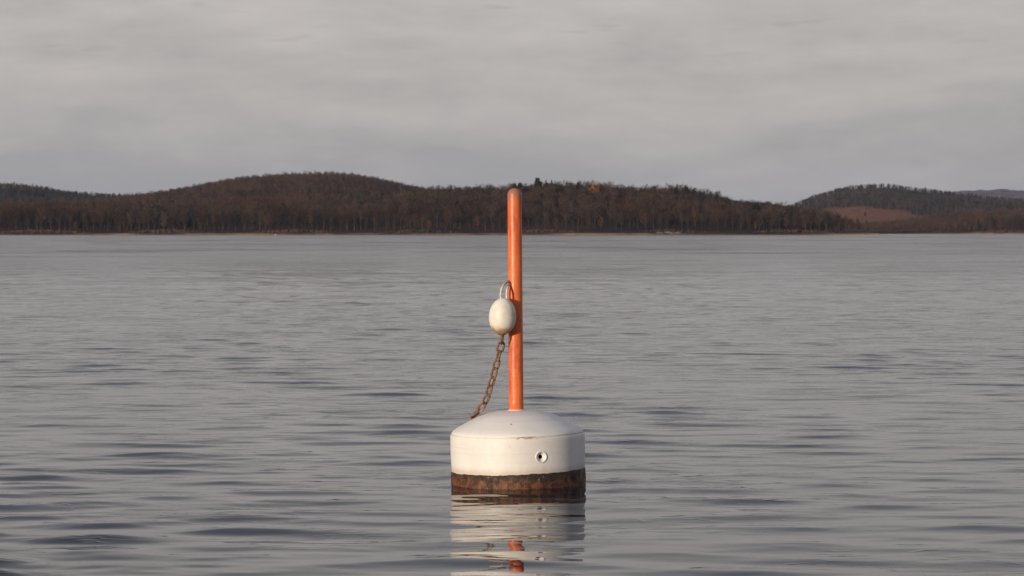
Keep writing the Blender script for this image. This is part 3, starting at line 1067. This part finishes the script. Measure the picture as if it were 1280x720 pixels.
# side fitting: raised ring with a dark hole
fa = math.asin((676.6 - 648.0) / 84.5)
fz = 0.205
M_W2 = white_hull_material('white_fitting_paint')
nrm = Vector((math.sin(fa), -math.cos(fa), 0))
Mfit = Matrix.Translation(nrm * (RB - .001) + Vector((0, 0, fz))) @ nrm.to_track_quat('Z', 'Y').to_matrix().to_4x4()
cut_v, cut_f = lathe([(0, -.06), (.028, -.06), (.0285, .05), (0, .05)], 32)
cut = link('cut', mesh_np('cut', [Mfit @ Vector(p) for p in cut_v], cut_f))
cut.parent = buoy
bpy.context.view_layer.update()
bo = drum.modifiers.new('hole', 'BOOLEAN'); bo.operation = 'DIFFERENCE'; bo.solver = 'EXACT'; bo.object = cut
dg = bpy.context.evaluated_depsgraph_get()
newme = bpy.data.meshes.new_from_object(drum.evaluated_get(dg))
drum.modifiers.clear(); drum.data = newme; newme.name = 'drum'
bpy.data.objects.remove(cut)
try:
    for p in newme.polygons: p.use_smooth = True
    newme.set_sharp_from_angle(angle=R(35))
except Exception as ex:
    print(ex)
rv, rf = lathe([(.0135, -.052), (.0138, -.016), (.0165, -.0115), (.0245, -.008), (.0275, -.003), (.0295, .003), (.033, .005), (.0375, .0035), (.0395, -.001), (.0395, -.006)], 48)
ring = link('fitting_ring', mesh_np('fitting_ring', [Mfit @ Vector(p) for p in rv], rf, M_W2, True), buoy)
mk, nk, bk = new_mat('dark_socket')
bk.inputs['Base Color'].default_value = (0.11, 0.07, 0.045, 1); bk.inputs['Roughness'].default_value = .8
sv, sf = lathe([(.0128, -.050), (.0128, -.030), (.0134, -.019)], 32)
sv2, sf2 = lathe([(0, -.05), (.0128, -.05)], 32)
link('socket', mesh_np('socket', [Mfit @ Vector(p) for p in sv + sv2], join((sv, sf), (sv2, sf2))[1], mk, True), buoy)

# crust at the waterline: slightly proud shell with an uneven upper edge
seg = 220
V, F = [], []
rr = random.Random(5)
edge = [0.0] * seg
for harm, amp in ((1, .0), (3, .0012), (7, .0012), (17, .0012), (39, .001)):
    ph = rr.uniform(0, 6.28)
    for k in range(seg): edge[k] += amp * math.sin(harm * 2 * math.pi * k / seg + ph)
for k in range(seg):
    a = 2 * math.pi * k / seg
    zt = ZP + edge[k] + rr.uniform(-.0011, .0011) + .006 * math.cos(a)
    for j, (dr, z) in enumerate(((.0035, -.2), (.0045, -.02), (.005, .03), (.0045, .06), (.0032, zt - .008), (.0008, zt), (-.006, zt + .0005))):
        q = RB - .004 + dr + (rr.uniform(-.0012, .0012) if 0 < j < 5 else 0)
        V.append((q * math.cos(a), q * math.sin(a), z))
for k in range(seg):
    k2 = (k + 1) % seg
    for j in range(6):
        F.append((k * 7 + j, k2 * 7 + j, k2 * 7 + j + 1, k * 7 + j + 1))
link('waterline_crust', mesh_np('waterline_crust', V, F, band_material(), True), buoy)

# pole
RP = 9.15 * P
PB = ZT - .01
PTOP = ZT + (512 - 234.5) * P
pp = [(0, PB - .03), (RP, PB - .03)]
for i in range(1, 24): pp.append((RP * (1 - 0.0015 * i), PB + (PTOP - RP * .9 - PB) * i / 23))
for i in range(1, 9):
    a = i / 8 * math.pi / 2
    pp.append((RP * .965 * math.cos(a) if i < 8 else 0, PTOP - RP * .9 + RP * .9 * math.sin(a)))
v, f = lathe(pp, 48)
pole = link('pole', mesh_np('pole', v, f, orange_material(), True), buoy)
pole.rotation_euler = (0, R(.85), 0)
pole.location = (-(ZT) * math.sin(R(.85)) - .004, 0, 0)
# low collar where the pole is bedded into the dome
v, f = lathe([(RP - .002, ZT + .006), (RP + .003, ZT + .004), (RP + .012, ZT - .002)], 48)
link('pole_collar', mesh_np('pole_collar', v, f, dome.data.materials[0], True), buoy).location = (-.004, 0, 0)

# ---- bracket where the chain is fixed, on the left shoulder of the dome
def scr(px, py, y=BD):
    """world point shown at a photograph pixel, at depth y"""
    pitch = math.atan((360 - HOR) / FPX)
    dx, dz = (px - 640) / FPX, (360 - py) / FPX
    dirv = Vector((dx, math.cos(pitch) + dz * math.sin(pitch), dz * math.cos(pitch) - math.sin(pitch)))
    return Vector((0, 0, CAM_H)) + dirv * (y / dirv.y)


anchor = scr(588.8, 523.5, BD + .05)
mr, nr_, br = new_mat('red_lead_paint')
nr_.put(br.inputs['Base Color'], nr_.mix(nr_.ramp(nr_.noise(nr_.node('ShaderNodeNewGeometry').outputs['Position'], 50, 4, .6), .4, .6), (0.50, 0.10, 0.05), (0.30, 0.10, 0.06)))
br.inputs['Roughness'].default_value = .6
# a small eye: U of bar with both feet in the dome skin
inv = (Matrix.Translation(buoy.location) @ buoy.rotation_euler.to_matrix().to_4x4()).inverted()
al = inv @ anchor
ux = Vector((al.x, 0, 0)).normalized()
pts = []
for i in range(13):
    a = math.pi * i / 12
    pts.append(al + Vector((0, 1, 0)) * math.cos(a) * .026 + Vector((-.25, 0, 1)).normalized() * (math.sin(a) * .022 - .012))
pts.insert(0, pts[0] + Vector((.004, .002, -.03))); pts.append(pts[-1] + Vector((.004, -.002, -.03)))
v, f = tube(pts, .0065, 10)
pl, plf = lathe([(0, -.006), (.036, -.006), (.036, .001), (.030, .004), (0, .004)], 24)
slope = Vector((-.42, 0, 1)).normalized()
Mp = Matrix.Translation(al + Vector((.004, 0, -.024))) @ slope.to_track_quat('Z', 'Y').to_matrix().to_4x4()
link('chain_eye', mesh_np('chain_eye', *join((v, f), ([Mp @ Vector(p) for p in pl], plf)), mr, True), buoy)

# ------------------------------------------------------------------ float ball
BALL_Y = BD - .094
bc = scr(628.2, 395.3, BALL_Y)
fl = link('float_ball', None); fl.location = bc
fl.rotation_euler = (0, R(2.5), 0)
tag(fl, 'small off-white egg-shaped float hanging against the left side of the orange pole', 'float')
mfl, nfl, bfl = new_mat('worn_float_plastic')
tcf = nfl.node('ShaderNodeTexCoord').outputs['Object']
zf = nfl.node('ShaderNodeSeparateXYZ', {0: tcf}).outputs[2]
cf_ = nfl.mix(nfl.ramp(nfl.noise(tcf, 12, 5, .6), .35, .7), (0.80, 0.765, 0.70), (0.68, 0.635, 0.56))
cf_ = nfl.mix(nfl.ramp(nfl.noise(tcf, 19, 4, .65), .58, .68, 0, .65), cf_, (0.50, 0.40, 0.22))
cf_ = nfl.mix(nfl.ramp(nfl.math('ADD', zf, nfl.math('MULTIPLY', nfl.noise(tcf, 24, 4, .6), .06)), -.070, -.025, .95, 0), cf_, (0.40, 0.25, 0.10))
cf_ = nfl.mix(nfl.ramp(nfl.noise(tcf, 90, 3, .7), .70, .76, 0, .6), cf_, (0.25, 0.18, 0.11))
nfl.put(bfl.inputs['Base Color'], cf_)
bfl.inputs['Roughness'].default_value = .5
nfl.put(bfl.inputs['Normal'], nfl.node('ShaderNodeBump', {'Height': nfl.noise(tcf, 30, 4, .6), 'Strength': .4, 'Distance': .004}))
HB, WB = 22.8 * P, 17.0 * P
bp_ = []
for i in range(33):
    a = -math.pi / 2 + math.pi * i / 32
    z = math.sin(a)
    r = math.cos(a) ** .94 * (1 + .045 * (-z)) if abs(z) < .9999 else 0
    bp_.append((WB * r, HB * z))
bp_[0] = (0, -HB); bp_[-1] = (0, HB)
v, f = lathe(bp_, 56)
link('shell', mesh_np('shell', v, f, mfl, True), fl)
v, f = lathe([(0, -HB - .006), (.016, -HB - .004), (.026, -HB + .003), (.030, -HB + .013)], 24)
link('lower_collar', mesh_np('lower_collar', v, f, M_RUST, True), fl)

# rope loop holding it to the pole
mrp, nrp, brp = new_mat('weathered_rope')
tcr = nrp.node('ShaderNodeTexCoord').outputs['Object']
zr = nrp.node('ShaderNodeSeparateXYZ', {0: tcr}).outputs[2]
cr = nrp.mix(nrp.ramp(nrp.noise(tcr, 60, 4, .6), .4, .65), (0.76, 0.71, 0.64), (0.56, 0.48, 0.40))
cr = nrp.mix(nrp.ramp(zr, .16, .21, 0, .6), cr, (0.34, 0.19, 0.12))
nrp.put(brp.inputs['Base Color'], cr); brp.inputs['Roughness'].default_value = .85
wv = nrp.node('ShaderNodeTexWave', {'Vector': nrp.mapping(tcr, (1, 1, 1), (0, R(35), 0)), 'Scale': 55.0})
nrp.put(brp.inputs['Normal'], nrp.node('ShaderNodeBump', {'Height': wv.outputs[0], 'Strength': .5, 'Distance': .002}))
invf = (Matrix.Translation(fl.location) @ fl.rotation_euler.to_matrix().to_4x4()).inverted()
path = [(626.3, 376, BALL_Y), (626.0, 371, BALL_Y), (626.2, 365, BALL_Y), (627.6, 359.5, BALL_Y), (630, 355.5, BALL_Y + .01), (633, 353.2, BALL_Y + .03), (636.2, 352.6, BALL_Y + .055),
        (638.0, 354.2, BALL_Y + .062), (636.2, 357, BALL_Y + .045), (634.2, 361, BALL_Y + .02), (633.4, 366, BALL_Y + .006), (633.4, 371, BALL_Y + .003), (633.4, 377, BALL_Y)]
ctrl = [invf @ scr(a, b_, c) for a, b_, c in path]


def catmull(C_, n=5):
    out = []
    for i in range(len(C_) - 1):
        p0, p1, p2, p3 = C_[max(i - 1, 0)], C_[i], C_[i + 1], C_[min(i + 2, len(C_) - 1)]
        for k in range(n):
            t = k / n
            out.append(0.5 * ((2 * p1) + (-p0 + p2) * t + (2 * p0 - 5 * p1 + 4 * p2 - p3) * t * t + (-p0 + 3 * p1 - 3 * p2 + p3) * t ** 3))
    out.append(C_[-1])
    return out


v, f = tube(catmull(ctrl), .0068, 10)
link('rope_loop', mesh_np('rope_loop', v, f, mrp, True), fl)
# hook on the pole that the loop hangs from
hk = link('pole_hook', None)
bpy.data.objects.remove(hk)
h0 = inv @ scr(638.5, 352.8, BD - .02)
hp = [h0 + Vector((.02, .01, -.002)), h0, h0 + Vector((-.012, -.010, .0)), h0 + Vector((-.020, -.016, .005)), h0 + Vector((-.021, -.017, .014))]
v, f = tube(catmull(hp), .0055, 8)
link('pole_hook', mesh_np('pole_hook', v, f, M_RUST, True), buoy)

# ------------------------------------------------------------------ chain
def link_mesh(L, W, r):
    """one stadium-shaped chain link, long axis Z, flat in XZ"""
    pts = []
    rad = W / 2 - r
    s = L / 2 - r - rad
    for i in range(9):
        a = math.pi * i / 8
        pts.append((rad * math.cos(a), 0, s + rad * math.sin(a)))
    for i in range(9):
        a = math.pi + math.pi * i / 8
        pts.append((rad * math.cos(a), 0, -s + rad * math.sin(a)))
    v, f = tube(pts, r, 8, closed=True)
    return mesh_np('link', v, f, M_RUST, True)


ch = link('chain', None)
cpx = [(627.6, 419.5), (627.2, 428), (624.8, 438), (622.2, 448), (620.0, 458), (617.2, 468), (614.0, 478.5), (611.2, 489), (608.0, 499), (603.2, 508), (597.4, 514.5), (590.2, 521)]
cw = [scr(a, b_, BALL_Y + (BD + .05 - BALL_Y) * (i / 11) ** .6) for i, (a, b_) in enumerate(cpx)]
curve = catmull(cw, 20)
Ltot = sum((curve[i + 1] - curve[i]).length for i in range(len(curve) - 1))
NL = 10
pitch = Ltot / NL
print('chain pitch', pitch)
ch.location = cw[0]
tag(ch, 'rusty steel chain hanging slack from the float down to the dome of the white buoy', 'chain')
lm = link_mesh(pitch * 1.38, .053, .0074)


def along(s):
    acc = 0
    for i in range(len(curve) - 1):
        d_ = (curve[i + 1] - curve[i]).length
        if acc + d_ >= s: return curve[i].lerp(curve[i + 1], (s - acc) / d_)
        acc += d_
    return curve[-1]


rr = random.Random(12)
twist = 0.35
for i in range(NL):
    a, b_ = along(i * pitch), along((i + 1) * pitch)
    t = (b_ - a).normalized()
    q = t.to_track_quat('Z', 'Y')
    o = link('link', lm, ch)
    ang = twist + (math.pi / 2 if i % 2 == 0 else 0) + rr.uniform(-.2, .2)
    m4 = Matrix.Translation((a + b_) / 2 - ch.location) @ q.to_matrix().to_4x4() @ Matrix.Rotation(ang, 4, 'Z')
    o.matrix_basis = m4

# ------------------------------------------------------------------ haze
mh = bpy.data.materials.new('haze')
mh.use_nodes = True
mh.node_tree.nodes.clear()
nh = NT(mh.node_tree)
vol = nh.node('ShaderNodeVolumePrincipled', {'Color': (0.62, 0.74, 1.0), 'Density': 0.000035, 'Anisotropy': 0.0})
oh = nh.node('ShaderNodeOutputMaterial')
nh.l.new(vol.outputs[0], oh.inputs['Volume'])
bm = bmesh.new()
bmesh.ops.create_cube(bm, size=1)
me = bpy.data.meshes.new('haze'); bm.to_mesh(me); bm.free()
me.materials.append(mh)
hz = link('haze', me)
hz.scale = (64000, 32000 + 800, 260)
hz.location = (0, 16000 - 300, 130 - 8)
tag(hz, 'thin pale haze lying over the lake and the hills', kind='stuff')
